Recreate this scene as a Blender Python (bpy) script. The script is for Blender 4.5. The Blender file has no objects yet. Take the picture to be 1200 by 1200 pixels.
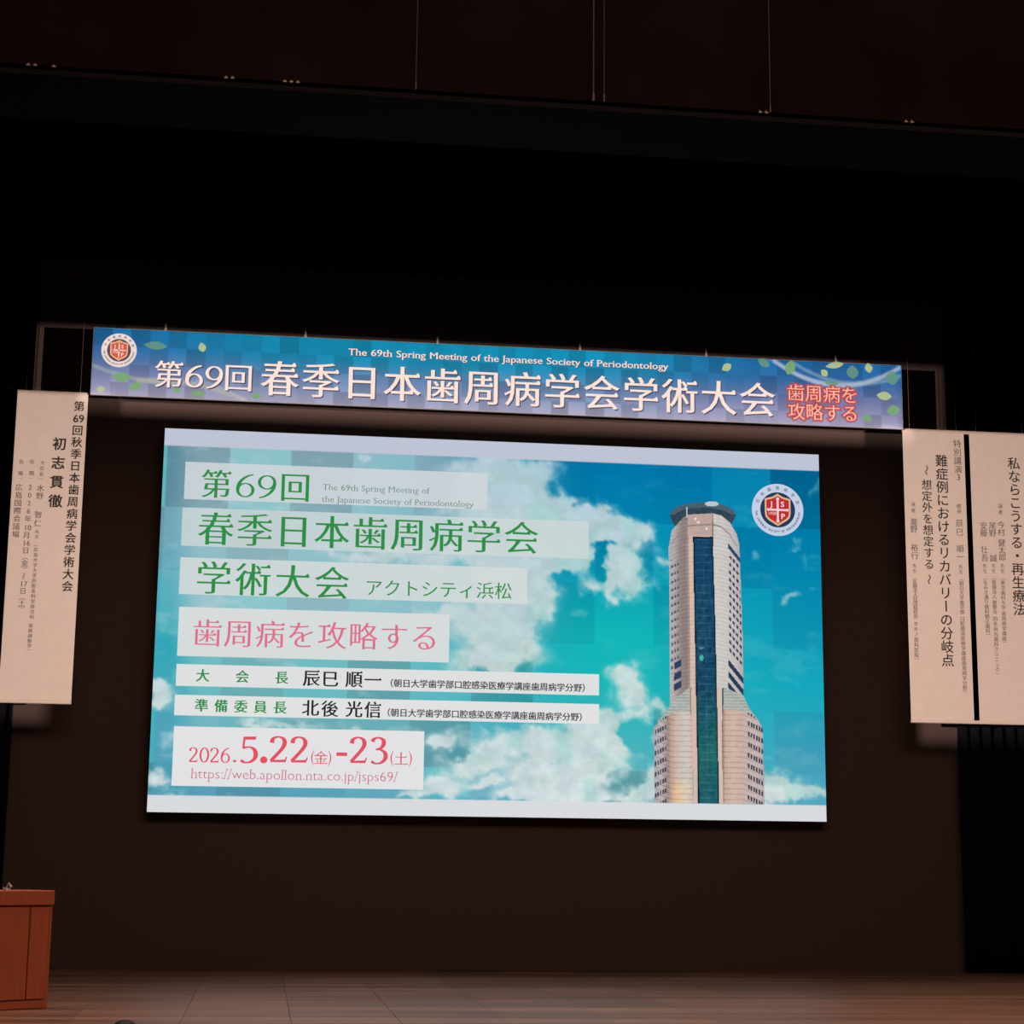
import bpy, bmesh, math, random
import numpy as np
from mathutils import Vector, Matrix
random.seed(7)
C = bpy.context.scene.collection
sc = bpy.context.scene

# ------------------------------------------------------------------ camera, world, exposure
F = 2159.72                     # focal length in pixels for a 1200 px wide frame
YAW, PITCH, ROLL = 0.13068, 0.19117, 0.01075
fw = Vector((math.sin(YAW)*math.cos(PITCH), math.cos(YAW)*math.cos(PITCH), math.sin(PITCH)))
rt0 = Vector((math.cos(YAW), -math.sin(YAW), 0)); up0 = rt0.cross(fw)
RT = rt0*math.cos(ROLL) + up0*math.sin(ROLL)
UP = -rt0*math.sin(ROLL) + up0*math.cos(ROLL)
H = 1.272                       # eye height above the stage boards; the boards lie at z = 0
EYE = Vector((0, 0, H))
cam = bpy.data.cameras.new('camera'); cam.sensor_width = 36; cam.lens = F/1200*36
cam.clip_end = 200
co = bpy.data.objects.new('camera', cam); C.objects.link(co)
M = Matrix((RT, UP, -fw)).transposed().to_4x4(); M.translation = EYE
co.matrix_world = M
sc.camera = co
w = bpy.data.worlds.new('world'); sc.world = w; w.use_nodes = True
w.node_tree.nodes['Background'].inputs[0].default_value = (0.5, 0.42, 0.4, 1)
w.node_tree.nodes['Background'].inputs[1].default_value = 0.0015
sc.view_settings.view_transform = 'Standard'; sc.view_settings.look = 'None'
sc.view_settings.exposure = 0; sc.view_settings.gamma = 1
sc.view_settings.use_curve_mapping = False
sc.display_settings.display_device = 'sRGB'

HOUSE = 560.0                   # dim house lighting over the audience
SPOT_W = 26000.0                # side stage spotlights
def area_light(name, loc, target, size, power, color):
    l = bpy.data.lights.new(name, 'AREA'); l.shape = 'RECTANGLE'; l.size, l.size_y = size
    l.energy = power; l.color = color
    o = bpy.data.objects.new(name, l); C.objects.link(o); o.location = loc
    o.rotation_euler = (Vector(target)-Vector(loc)).to_track_quat('-Z', 'Y').to_euler()
    return o
bl = area_light('added_floor_fill', (3, 17.0, 9.6), (3, 16.6, 0), (16, .6), 165.0, (1.0, 0.70, 0.55))  # unseen warm fill, added to brighten the front boards
bl.data.spread = math.radians(70)
area_light('house_light', (3, 6.5, 9.2), (3, 17, 0), (12, 3), HOUSE, (1.0, 0.68, 0.52))

DB, DN, DS, DL = 24.0, 23.0, 23.72, 23.7      # backdrop, hanging signs, screen face, leg curtains
def ray(px, py): return fw + RT*((px-600)/F) - UP*((py-600)/F)
def at(px, py, Y):
    d = ray(px, py); return EYE + d*(Y/d.y)
def atz(px, py, z=0.0):
    d = ray(px, py); return EYE + d*((z-H)/d.z)

# ------------------------------------------------------------------ materials
def lin(c):
    return tuple(((x/255)/12.92 if x/255 <= 0.04045 else ((x/255+0.055)/1.055)**2.4) for x in c)
_mats = {}
def pbr(name, col, rough=0.8, metal=0.0, bump=0, scale=40, var=0.0, spec=0.5, stretch=(1, 1, 1)):
    if name in _mats: return _mats[name]
    m = bpy.data.materials.new(name); m.use_nodes = True; nt = m.node_tree; b = nt.nodes['Principled BSDF']
    b.inputs['Base Color'].default_value = (*col, 1); b.inputs['Roughness'].default_value = rough
    b.inputs['Metallic'].default_value = metal; b.inputs['Specular IOR Level'].default_value = spec
    if bump or var:
        tc = nt.nodes.new('ShaderNodeTexCoord'); mp = nt.nodes.new('ShaderNodeMapping'); nz = nt.nodes.new('ShaderNodeTexNoise')
        mp.inputs['Scale'].default_value = stretch
        nz.inputs['Scale'].default_value = scale; nz.inputs['Detail'].default_value = 5
        nt.links.new(tc.outputs['Object'], mp.inputs[0]); nt.links.new(mp.outputs[0], nz.inputs['Vector'])
        if var:
            mr = nt.nodes.new('ShaderNodeMapRange'); mr.inputs['To Min'].default_value = 1-var; mr.inputs['To Max'].default_value = 1+var
            mr.inputs['From Min'].default_value = 0.3; mr.inputs['From Max'].default_value = 0.7
            mx = nt.nodes.new('ShaderNodeMix'); mx.data_type = 'RGBA'; mx.blend_type = 'MULTIPLY'; mx.inputs[0].default_value = 1
            mx.inputs[6].default_value = (*col, 1)
            nt.links.new(nz.outputs['Fac'], mr.inputs['Value']); nt.links.new(mr.outputs[0], mx.inputs[7]); nt.links.new(mx.outputs[2], b.inputs['Base Color'])
        if bump:
            bp = nt.nodes.new('ShaderNodeBump'); bp.inputs['Strength'].default_value = bump; bp.inputs['Distance'].default_value = 0.004
            nt.links.new(nz.outputs['Fac'], bp.inputs['Height']); nt.links.new(bp.outputs[0], b.inputs['Normal'])
    _mats[name] = m; return m
def glow(rgb, alpha=1.0):       # lit pixels of the video screen
    k = ('glow', rgb, alpha)
    if k in _mats: return _mats[k]
    m = bpy.data.materials.new('screen_pixels'); m.use_nodes = True; nt = m.node_tree; nt.nodes.clear()
    out = nt.nodes.new('ShaderNodeOutputMaterial'); e = nt.nodes.new('ShaderNodeEmission')
    e.inputs[0].default_value = (*lin(rgb), 1)
    if alpha < 1:
        t = nt.nodes.new('ShaderNodeBsdfTransparent'); mx = nt.nodes.new('ShaderNodeMixShader'); mx.inputs[0].default_value = alpha
        nt.links.new(t.outputs[0], mx.inputs[1]); nt.links.new(e.outputs[0], mx.inputs[2]); nt.links.new(mx.outputs[0], out.inputs[0])
    else: nt.links.new(e.outputs[0], out.inputs[0])
    _mats[k] = m; return m
def glow_attr():
    m = bpy.data.materials.new('screen_picture'); m.use_nodes = True; nt = m.node_tree; nt.nodes.clear()
    out = nt.nodes.new('ShaderNodeOutputMaterial'); e = nt.nodes.new('ShaderNodeEmission'); a = nt.nodes.new('ShaderNodeVertexColor'); a.layer_name = 'picture'
    nt.links.new(a.outputs[0], e.inputs[0]); nt.links.new(e.outputs[0], out.inputs[0]); return m
WHITE_B = np.array(lin((252, 229, 218)))     # how the white print of the banner looks under the warm spots
def ink(rgb, alpha=1.0):        # printed colour on the lit banner
    k = ('ink', rgb, alpha)
    if k in _mats: return _mats[k]
    c = [min(1, 0.80*a/b) for a, b in zip(lin(rgb), WHITE_B)]
    m = bpy.data.materials.new('banner_ink'); m.use_nodes = True; nt = m.node_tree; b = nt.nodes['Principled BSDF']
    b.inputs['Base Color'].default_value = (*c, 1); b.inputs['Roughness'].default_value = 0.9; b.inputs['Specular IOR Level'].default_value = 0.1
    if alpha < 1: b.inputs['Alpha'].default_value = alpha
    _mats[k] = m; return m
def ink_attr():
    m = bpy.data.materials.new('banner_print'); m.use_nodes = True; nt = m.node_tree; b = nt.nodes['Principled BSDF']
    a = nt.nodes.new('ShaderNodeVertexColor'); a.layer_name = 'picture'; nt.links.new(a.outputs[0], b.inputs['Base Color'])
    b.inputs['Roughness'].default_value = 0.9; b.inputs['Specular IOR Level'].default_value = 0.1; return m
def dye(dark):                   # black print on the cream sheets
    return pbr('sheet_ink_%d' % int(dark*100), (dark, dark*.9, dark*.9), 0.9, spec=0.1)

# ------------------------------------------------------------------ object helpers
def link(name, me, mats, parent=None, loc=None):
    o = bpy.data.objects.new(name, me); C.objects.link(o)
    for m in (mats if isinstance(mats, (list, tuple)) else [mats]): me.materials.append(m)
    if parent: o.parent = parent
    if loc is not None: o.location = loc
    return o
def thing(name, label, cat, loc, rz=0, group=None):
    o = bpy.data.objects.new(name, None); C.objects.link(o); o.location = loc; o.rotation_euler = (0, 0, rz)
    o.empty_display_size = 0.1
    o['label'] = label; o['category'] = cat
    if group: o['group'] = group
    return o
def mesh(name, verts, faces):
    me = bpy.data.meshes.new(name); me.from_pydata([tuple(v) for v in verts], [], faces); me.update(); return me
def bm_mesh(bm, name):
    me = bpy.data.meshes.new(name); bm.to_mesh(me); bm.free(); return me
def box_bm(bm, c, s, bev=0.0, rot=None):
    r = bmesh.ops.create_cube(bm, size=1); vs = r['verts']
    bmesh.ops.scale(bm, vec=s, verts=vs)
    if bev > 0:
        es = list({e for v in vs for e in v.link_edges})
        g = bmesh.ops.bevel(bm, geom=es, offset=bev, segments=1, affect='EDGES'); vs = list({v for f in g['faces'] for v in f.verts} | {v for v in vs if v.is_valid})
    if rot is not None: bmesh.ops.rotate(bm, verts=vs, cent=(0, 0, 0), matrix=rot)
    bmesh.ops.translate(bm, vec=c, verts=vs)
def box(name, c, s, m, parent=None, bev=0.0, loc=None):
    bm = bmesh.new(); box_bm(bm, c, s, bev); return link(name, bm_mesh(bm, name), m, parent, loc)
def tube(name, p0, p1, r, m, parent=None, seg=8, r2=None):
    bm = bmesh.new(); tube_bm(bm, p0, p1, r, seg, r2); return link(name, bm_mesh(bm, name), m, parent)
def tube_bm(bm, p0, p1, r, seg=8, r2=None):
    p0, p1 = Vector(p0), Vector(p1); d = p1-p0
    g = bmesh.ops.create_cone(bm, cap_ends=True, segments=seg, radius1=r, radius2=r if r2 is None else r2, depth=d.length)
    bmesh.ops.rotate(bm, verts=g['verts'], cent=(0, 0, 0), matrix=d.to_track_quat('Z', 'Y').to_matrix())
    bmesh.ops.translate(bm, vec=(p0+p1)/2, verts=g['verts'])
def struct(o): o['kind'] = 'structure'; return o

# ------------------------------------------------------------------ noise
_rs = np.random.RandomState(11)
_tab = _rs.rand(256, 256)
def vnoise(x, y):
    xi = np.floor(x).astype(int); yi = np.floor(y).astype(int); fx = x-xi; fy = y-yi
    fx = fx*fx*(3-2*fx); fy = fy*fy*(3-2*fy)
    g = lambda a, b: _tab[a % 256, b % 256]
    return (g(xi, yi)*(1-fx)+g(xi+1, yi)*fx)*(1-fy)+(g(xi, yi+1)*(1-fx)+g(xi+1, yi+1)*fx)*fy
def fbm(x, y, o=5):
    s = 0; a = .5; t = 0
    for i in range(o): s = s+a*vnoise(x*2**i+17*i, y*2**i+31*i); t += a; a *= .55
    return s/t
def sstep(a, b, x): t = np.clip((x-a)/(b-a), 0, 1); return t*t*(3-2*t)
def srgb2lin(c): c = np.clip(c, 0, 1); return np.where(c <= .04045, c/12.92, ((c+.055)/1.055)**2.4)
def px_of(P):                    # photo coordinates of plane points, used only to lay out the printed picture
    d = P-np.array(EYE); z = d@np.array(fw); return 600+F*(d@np.array(RT))/z, 600-F*(d@np.array(UP))/z
def picture_grid(name, x0, x1, z0, z1, Y, nx, nz, fn, m, parent, keep=None, flat=False):
    """grid facing the audience whose point (or face) colours hold the printed / displayed picture"""
    xs = np.linspace(x0, x1, nx+1); zs = np.linspace(z1, z0, nz+1)
    X, Z = np.meshgrid(xs, zs); P = np.stack([X.ravel(), np.zeros(X.size), Z.ravel()], 1)
    i = np.arange(nx); j = np.arange(nz); I, J = np.meshgrid(i, j); a = (J*(nx+1)+I).ravel()
    Fc = np.stack([a, a+nx+1, a+nx+2, a+1], 1)
    if flat:
        cx = (xs[:-1]+xs[1:])/2; cz = (zs[:-1]+zs[1:])/2; X, Z = np.meshgrid(cx, cz)
    W = np.stack([X.ravel(), np.full(X.size, Y), Z.ravel()], 1)
    px, py = px_of(W)
    col, mask = fn(px, py, ((X-x0)/(x1-x0)).ravel(), ((z1-Z)/(z1-z0)).ravel())
    if mask is not None and flat: Fc = Fc[mask]; col = col[mask]
    cxm, czm = (x0+x1)/2, (z0+z1)/2
    P = P-np.array([cxm, 0, czm])
    me = bpy.data.meshes.new(name)
    me.vertices.add(len(P)); me.vertices.foreach_set('co', P.ravel())
    me.loops.add(Fc.size); me.loops.foreach_set('vertex_index', Fc.ravel())
    me.polygons.add(len(Fc)); me.polygons.foreach_set('loop_start', np.arange(len(Fc))*4)
    me.update()
    c4 = np.concatenate([col, np.ones((len(col), 1))], 1)
    if flat:
        at_ = me.color_attributes.new('picture', 'FLOAT_COLOR', 'CORNER'); c4 = np.repeat(c4, 4, 0)
    else: at_ = me.color_attributes.new('picture', 'FLOAT_COLOR', 'POINT')
    at_.data.foreach_set('color', c4.astype(np.float32).ravel())
    me.validate()
    return link(name, me, m, parent, Vector((cxm, Y, czm))-parent.location)

# ------------------------------------------------------------------ lettering
_txt = bpy.data.curves.new('type', 'FONT'); _txt.resolution_u = 3
_to = bpy.data.objects.new('type', _txt); C.objects.link(_to)
_raw = {}
def _eval(s):
    _txt.body = s; bpy.context.view_layer.update()
    me = bpy.data.meshes.new_from_object(_to.evaluated_get(bpy.context.evaluated_depsgraph_get()))
    v = [(p.co.x, p.co.y) for p in me.vertices]; f = [tuple(p.vertices) for p in me.polygons]
    bpy.data.meshes.remove(me); return v, f
def raw_glyph(ch):
    if ch in _raw: return _raw[ch]
    if ch in ' \u3000': r = ([], [], 0.30 if ch == ' ' else 1.0)
    else:
        v, f = _eval(ch); bar, _ = _eval('|'); v2, _ = _eval(ch+'|')
        r = (v, f, max(p[0] for p in v2)-max(p[0] for p in bar))
    _raw[ch] = r; return r
def _spline(pts, n=7):
    out = []
    for i in range(len(pts)-1):
        p0 = pts[max(i-1, 0)]; p1 = pts[i]; p2 = pts[i+1]; p3 = pts[min(i+2, len(pts)-1)]
        for k in range(n):
            t = k/n
            out.append(tuple(.5*((2*p1[j])+(-p0[j]+p2[j])*t+(2*p0[j]-5*p1[j]+4*p2[j]-p3[j])*t*t+(-p0[j]+3*p1[j]-3*p2[j]+p3[j])*t**3) for j in (0, 1)))
    out.append(pts[-1]); return out
def _pen(v, f, pts, thick, thin, closed=False, off=0.0):
    n = len(pts); base = len(v)
    for i, p in enumerate(pts):
        a = pts[(i-1) % n] if closed or i else p; b = pts[(i+1) % n] if closed or i < n-1 else p
        dx, dy = b[0]-a[0], b[1]-a[1]; L = math.hypot(dx, dy) or 1; nx, ny = -dy/L, dx/L
        w_ = (thin+(thick-thin)*abs(nx)**1.5)/2
        v += [(p[0]+nx*w_, p[1]+ny*w_, off), (p[0]-nx*w_, p[1]-ny*w_, off)]
    for i in range(n if closed else n-1):
        a, b = base+2*i, base+2*((i+1) % n); f.append((a, a+1, b+1, b))
def digit(ch, thick=.085, thin=.032):
    """numerals with the thick and thin strokes of a book face"""
    v, f = [], []
    ring = lambda cx, cy, rx, ry: [(cx+rx*math.cos(2*math.pi*k/36), cy+ry*math.sin(2*math.pi*k/36)) for k in range(36)]
    if ch == '0': _pen(v, f, ring(.26, .345, .19, .335), thick, thin, True)
    if ch in '69':
        _pen(v, f, ring(.26, .215, .185, .205), thick*.9, thin, True)
        _pen(v, f, _spline([(.44, .695), (.32, .655), (.19, .55), (.10, .40), (.075, .22)]), thick, thin, off=.0004)
        if ch == '9': v = [(.52-x, .69-y, o_) for x, y, o_ in v]
    if ch == '2':
        _pen(v, f, _spline([(.07, .52), (.10, .63), (.22, .685), (.35, .64), (.395, .52), (.34, .38), (.20, .20), (.06, .035)]), thick, thin, off=.0004)
        v0 = len(v); v += [(.04, 0), (.43, 0), (.47, .15), (.44, .15), (.41, .075), (.06, .055)]; f.append(tuple(range(v0, v0+6)))
    if ch == '3':
        _pen(v, f, _spline([(.075, .58), (.13, .66), (.24, .69), (.355, .63), (.365, .51), (.29, .41), (.17, .37)]), thick, thin)
        _pen(v, f, _spline([(.17, .375), (.31, .36), (.415, .27), (.415, .13), (.31, .02), (.17, -.005), (.06, .05)]), thick, thin, off=.0004)
    if ch == '5':
        v0 = len(v); v += [(.115, .69), (.115, .61), (.40, .61), (.43, .70)]; f.append(tuple(range(v0, v0+4)))
        _pen(v, f, [(.13, .69), (.105, .38)], thin*1.3, thin, off=.0004)
        _pen(v, f, _spline([(.10, .375), (.21, .41), (.34, .38), (.415, .27), (.405, .12), (.30, .015), (.16, -.01), (.055, .05)]), thick, thin, off=.0008)
    return v, f, .52
_styled = {}
def glyph(ch, wx=0.0, wy=0.0, serif=None):
    """outline of one character; wx / wy fatten the strokes sideways / up-down, serif adds Mincho or slab ends"""
    k = (ch, wx, wy, serif)
    if k in _styled: return _styled[k]
    if serif == 'book' and ch in '023569':
        _styled[k] = digit(ch, wx, wy); return _styled[k]
    if serif == 'book': wx = wy = 0
    v, f, adv = raw_glyph(ch)
    if v and (wx or wy or serif):
        cnt = {}
        for fc in f:
            for a, b in zip(fc, fc[1:]+fc[:1]): cnt[(a, b)] = 1
        bd = [(a, b) for (a, b) in cnt if (b, a) not in cnt]
        area = sum((v[fc[0]][0]*(v[fc[1]][1]-v[fc[2]][1])+v[fc[1]][0]*(v[fc[2]][1]-v[fc[0]][1])+v[fc[2]][0]*(v[fc[0]][1]-v[fc[1]][1])) for fc in f)
        sg = 1 if area > 0 else -1
        nrm = {}; nxt = {}; prv = {}
        for a, b in bd:
            dx, dy = v[b][0]-v[a][0], v[b][1]-v[a][1]; L = math.hypot(dx, dy) or 1e-9
            nrm[(a, b)] = (dy/L*sg, -dx/L*sg, L); nxt[a] = b; prv[b] = a
        nv = list(v); nf = list(f)
        extra = []
        for a, b in bd:
            n = nrm[(a, b)]; p, q = prv.get(a), nxt.get(b)
            if p is None or q is None: continue
            n0, n1 = nrm.get((p, a)), nrm.get((b, q))
            if n0 is None or n1 is None: continue
            if serif == 'mincho' and n[0] > .97 and .04 < n[2] < .12 and abs(n0[1]) > .97 and abs(n1[1]) > .97 and min(n0[2], n1[2]) > .12:
                top = max((v[a], v[b]), key=lambda t: t[1]); x, y = top; y += wy
                extra.append([(x-.105, y-.004), (x+.012, y-.004), (x-.008, y+.034), (x-.034, y+.058)])
            if serif == 'slab' and abs(n[1]) > .97 and .04 < n[2] < .2 and n0[0]*n1[0] < -.9 and min(n0[2], n1[2]) > .10:
                xa, xb = sorted((v[a][0], v[b][0])); y = v[a][1]; s = 1 if n[1] > 0 else -1
                e = .05; t = .04; ys = sorted((y, y-s*t))
                extra.append([(xa-e, ys[0]), (xb+e, ys[0]), (xb+e, ys[1]), (xa-e, ys[1])])
        for a in set(nxt) & set(prv):
            n0, n1 = nrm[(prv[a], a)], nrm[(a, nxt[a])]
            sx, sy = n0[0]+n1[0], n0[1]+n1[1]; dt = 1+n0[0]*n1[0]+n0[1]*n1[1]
            dt = max(dt, .45)
            nv[a] = (v[a][0]+wx*sx/dt, v[a][1]+wy*sy/dt)
        for q in extra:
            i = len(nv); nv += [(*t_, .0004) for t_ in q]; nf.append(tuple(range(i, i+4)))
        v, f = nv, nf
    _styled[k] = (v, f, adv); return _styled[k]
class Ink:
    """collects glyphs in a plane (x right, z up, metres) and links them as one flat mesh"""
    def __init__(s): s.v = []; s.f = []; s.g = []
    def add(s, g, x, z, sx, sz, rot=0.0):
        i = len(s.v); c, n = math.cos(rot), math.sin(rot)
        for p in g[0]:
            a, b = p[0]*sx, p[1]*sz; s.v.append((x+a*c-b*n, -p[2] if len(p) > 2 else 0, z+a*n+b*c))
        j = len(s.f)
        for f in g[1]: s.f.append(tuple(k+i for k in f))
        if len(s.v) > i: s.g.append((i, len(s.v), j, len(s.f)))
    def words(s):
        """the runs of neighbouring characters, each as its own Ink"""
        bb = []
        for a, b, _, _ in s.g:
            xs = [p[0] for p in s.v[a:b]]; zs = [p[2] for p in s.v[a:b]]; bb.append((min(xs), max(xs), min(zs), max(zs)))
        grp = list(range(len(bb)))
        size = lambda q: max(q[1]-q[0], q[3]-q[2])
        for i in range(len(bb)):
            for j in range(i):
                p, q = bb[i], bb[j]
                gap = math.hypot(max(0, p[0]-q[1], q[0]-p[1]), max(0, p[2]-q[3], q[2]-p[3]))
                if gap < .48*max(size(p), size(q)):
                    a, b = grp[i], grp[j]; grp = [b if t == a else t for t in grp]
        out = []
        for k in dict.fromkeys(grp):
            w_ = Ink()
            for t, (a, b, c, d) in zip(grp, s.g):
                if t == k:
                    i = len(w_.v); w_.v += s.v[a:b]; w_.f += [tuple(x-a+i for x in f) for f in s.f[c:d]]
            out.append(w_)
        return out
    def build(s, m, parent, Y, name='lettering', label=None, dx=0, dz=0, split=True):
        if split and s.g:
            ws = s.words()
            if len(ws) > 1: return [w_.build(m, parent, Y, name, label, dx, dz) for w_ in ws]
        xs = [p[0] for p in s.v]; zs = [p[2] for p in s.v]; cx, cz = (min(xs)+max(xs))/2, (min(zs)+max(zs))/2
        me = mesh(name, [(x-cx, yy_, z-cz) for x, yy_, z in s.v], s.f)
        o = link(name, me, m, parent, Vector((cx+dx, Y, cz+dz))-parent.location)
        if label: o['label'] = label
        return o
def m_per_px(Y, px, py): return (at(px+1, py, Y)-at(px, py, Y)).length
def cjk(ink_, text, a, b, em, Y, wx=0, wy=0, serif=None, rots=None):
    """characters spread evenly from centre pixel a to centre pixel b, em in photo pixels"""
    pa, pb = at(*a, Y), at(*b, Y); n = len(text)
    s = em*m_per_px(Y, *a)
    for i, ch in enumerate(text):
        if ch in ' \u3000': continue
        t = i/(n-1) if n > 1 else 0; p = pa.lerp(pb, t)
        if isinstance(ch, str) and ch.isascii() and ch.isdigit():
            g = glyph(ch, wx, wy, serif); ink_.add(g, p.x-g[2]*s/2, p.z-.36*s, s, s)
        elif rots and ch in '〜（）ー：':
            g = glyph(ch, wx, wy, None); r = -math.pi/2
            ink_.add(g, p.x-.38*s, p.z+.5*s, s, s, r)
        else:
            g = glyph(ch, wx, wy, serif); ink_.add(g, p.x-.5*s, p.z-.38*s, s, s)
def latin(ink_, text, a, xr, Y, capx=None, wx=0, wy=0, serif=None, track=0.0):
    """a line of roman text fitted between baseline start pixel a and right pixel xr; capx = cap height in pixels"""
    gs = [glyph(c, wx, wy, serif) for c in text]; W = sum(g[2]+track for g in gs)
    pa = at(*a, Y); pb = at(xr, a[1], Y); sx = (pb.x-pa.x)/W
    sz = capx*m_per_px(Y, *a)/.70 if capx else sx
    x = pa.x
    for g in gs: ink_.add(g, x, pa.z, sx, sz); x += (g[2]+track)*sx

# ------------------------------------------------------------------ the room
black_cloth = pbr('black_velour', (.0065, .0065, .009), 0.95, bump=.4, scale=60, spec=.04)
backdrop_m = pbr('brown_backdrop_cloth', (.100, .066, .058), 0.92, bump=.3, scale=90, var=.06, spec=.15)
hall_wall_m = pbr('hall_wall_panel', (.05, .03, .022), 0.7, var=.1, scale=2)
struct(box('wall_back', (0, 0, 0), (24, .2, 11), backdrop_m, loc=(3, DB+.1, 5.5)))
struct(box('wall_left', (0, 0, 0), (.3, 30, 13), hall_wall_m, loc=(-9.65, 9.2, 4)))
struct(box('wall_right', (0, 0, 0), (.3, 30, 13), hall_wall_m, loc=(14.15, 9.2, 4)))
struct(box('ceiling', (0, 0, 0), (24, 30, .2), hall_wall_m, loc=(2.3, 9.2, 10.6)))
# proscenium header: brown face above a grey soffit
ZL = at(600, 125, 15).z
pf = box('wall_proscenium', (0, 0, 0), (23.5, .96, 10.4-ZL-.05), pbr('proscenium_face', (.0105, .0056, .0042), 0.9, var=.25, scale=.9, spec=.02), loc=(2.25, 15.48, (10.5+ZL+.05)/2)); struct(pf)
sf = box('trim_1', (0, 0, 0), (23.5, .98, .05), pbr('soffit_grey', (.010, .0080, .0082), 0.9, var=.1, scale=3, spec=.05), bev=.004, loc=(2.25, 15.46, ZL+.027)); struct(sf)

# stage floor: boarded panels with open joints
floor_m = bpy.data.materials.new('stage_boards'); floor_m.use_nodes = True
nt = floor_m.node_tree; b = nt.nodes['Principled BSDF']
tc = nt.nodes.new('ShaderNodeTexCoord'); oi = nt.nodes.new('ShaderNodeObjectInfo')
ge = nt.nodes.new('ShaderNodeNewGeometry')
mp = nt.nodes.new('ShaderNodeMapping'); mp.inputs['Scale'].default_value = (.10, 1.9, 1)
nz = nt.nodes.new('ShaderNodeTexNoise'); nz.inputs['Scale'].default_value = 1.6; nz.inputs['Detail'].default_value = 7; nz.inputs['Roughness'].default_value = .65
nt.links.new(ge.outputs['Position'], mp.inputs[0]); nt.links.new(mp.outputs[0], nz.inputs['Vector'])
cr = nt.nodes.new('ShaderNodeValToRGB'); cr.color_ramp.elements[0].position = .38; cr.color_ramp.elements[1].position = .64
cr.color_ramp.elements[0].color = (.12, .050, .030, 1); cr.color_ramp.elements[1].color = (.36, .19, .12, 1)
nt.links.new(nz.outputs['Fac'], cr.inputs[0])
mr = nt.nodes.new('ShaderNodeMapRange'); mr.inputs['To Min'].default_value = .82; mr.inputs['To Max'].default_value = 1.15
mx = nt.nodes.new('ShaderNodeMix'); mx.data_type = 'RGBA'; mx.blend_type = 'MULTIPLY'; mx.inputs[0].default_value = 1
nt.links.new(oi.outputs['Random'], mr.inputs['Value']); nt.links.new(cr.outputs[0], mx.inputs[6]); nt.links.new(mr.outputs[0], mx.inputs[7])
nt.links.new(mx.outputs[2], b.inputs['Base Color'])
b.inputs['Roughness'].default_value = .42; b.inputs['Specular IOR Level'].default_value = .5
bp = nt.nodes.new('ShaderNodeBump'); bp.inputs['Strength'].default_value = .25; bp.inputs['Distance'].default_value = .003
nt.links.new(nz.outputs['Fac'], bp.inputs['Height']); nt.links.new(bp.outputs[0], b.inputs['Normal'])
fl = struct(box('floor', (0, 0, 0), (24, 9.8, .6), pbr('stage_substructure', (.02, .012, .008), .8), loc=(2.3, 19.1, -.332)))
bm = bmesh.new(); box_bm(bm, (0, 0, 0), (.907, 1.816, .03), .0012); pm = bm_mesh(bm, 'floor_panel'); pm.materials.append(floor_m)
y = 24.0
rows = []
yy = 23.10
rows = [(23.55, .9)] + [(23.10-1.82*(k+.5), 1.82) for k in range(4)] + [(15.36, .9)]
bm = bmesh.new(); box_bm(bm, (0, 0, 0), (.907, .896, .03), .0012); ps = bm_mesh(bm, 'floor_panel_short'); ps.materials.append(floor_m)
for yc, ln in rows:
    for k in range(-9, 18):
        o = bpy.data.objects.new('floor_panel', pm if ln > 1 else ps); C.objects.link(o); o.parent = fl
        o.location = (-.62+.91*(k+.5)-2.3, yc-19.1, -.015+.332+random.uniform(-.0006, .0006))
struct(box('floor_hall', (0, 0, 0), (24, 19, .2), pbr('hall_carpet', (.05, .012, .01), .95, bump=.3, scale=80), loc=(2.3, 4.5, -1.4)))
sfr = struct(box('wall_stage_front', (0, 0, 0), (23.5, .12, 1.3), pbr('stage_front_wood', (.12, .05, .03), .6, var=.2, scale=4), loc=(2.25, 14.1, -.66)))

# ------------------------------------------------------------------ curtains
def curtain(name, label, x0, x1, z0, z1, Y, pitch=.16, amp=.045, seed=1, taper=0.0):
    r = random.Random(seed); n = int((x1-x0)/pitch*8); vs = []; rowsn = 14; off = [r.uniform(-.25, .25) for _ in range(n+2)]
    fs = []
    for j in range(rowsn+1):
        z = z0+(z1-z0)*j/rowsn; t = j/rowsn
        for i in range(n+1):
            x = x0+(x1-x0)*i/n
            ph = 2*math.pi*(x-x0)/pitch+.8*math.sin(x*1.7+seed)+off[i//8]*.3
            vs.append((x, amp*(1-.35*t)*math.sin(ph)+.012*math.sin(3.1*x+2*z), z))
    for j in range(rowsn):
        for i in range(n):
            a = j*(n+1)+i; fs.append((a, a+1, a+n+2, a+n+1))
    cx, cz = (x0+x1)/2, z0
    me = mesh(name, [(a-cx, b_, c-cz) for a, b_, c in vs], fs)
    for p in me.polygons: p.use_smooth = True
    o = link(name, me, black_cloth, None, (cx, Y, cz))
    md = o.modifiers.new('cloth', 'SOLIDIFY'); md.thickness = .006
    o['label'] = label; o['category'] = 'curtain'; return o
curtain('leg_curtain', 'black pleated leg curtain hanging behind the left placard', -9.2, at(43, 387, DL).x, 0.02, 9.6, DL, seed=2)
curtain('leg_curtain', 'black pleated leg curtain hanging behind the pair of right placards', at(1123, 858, DL).x, 13.6, 0.02, 9.6, DL, seed=5)
ZB = at(50, 305, 20).z
curtain('border_curtain', 'wide black border curtain across the stage above the banner', -9.2, 13.7, (ZB+at(1100, 353, 20).z)/2, 10.2, 20, pitch=.2, amp=.05, seed=8)

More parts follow.
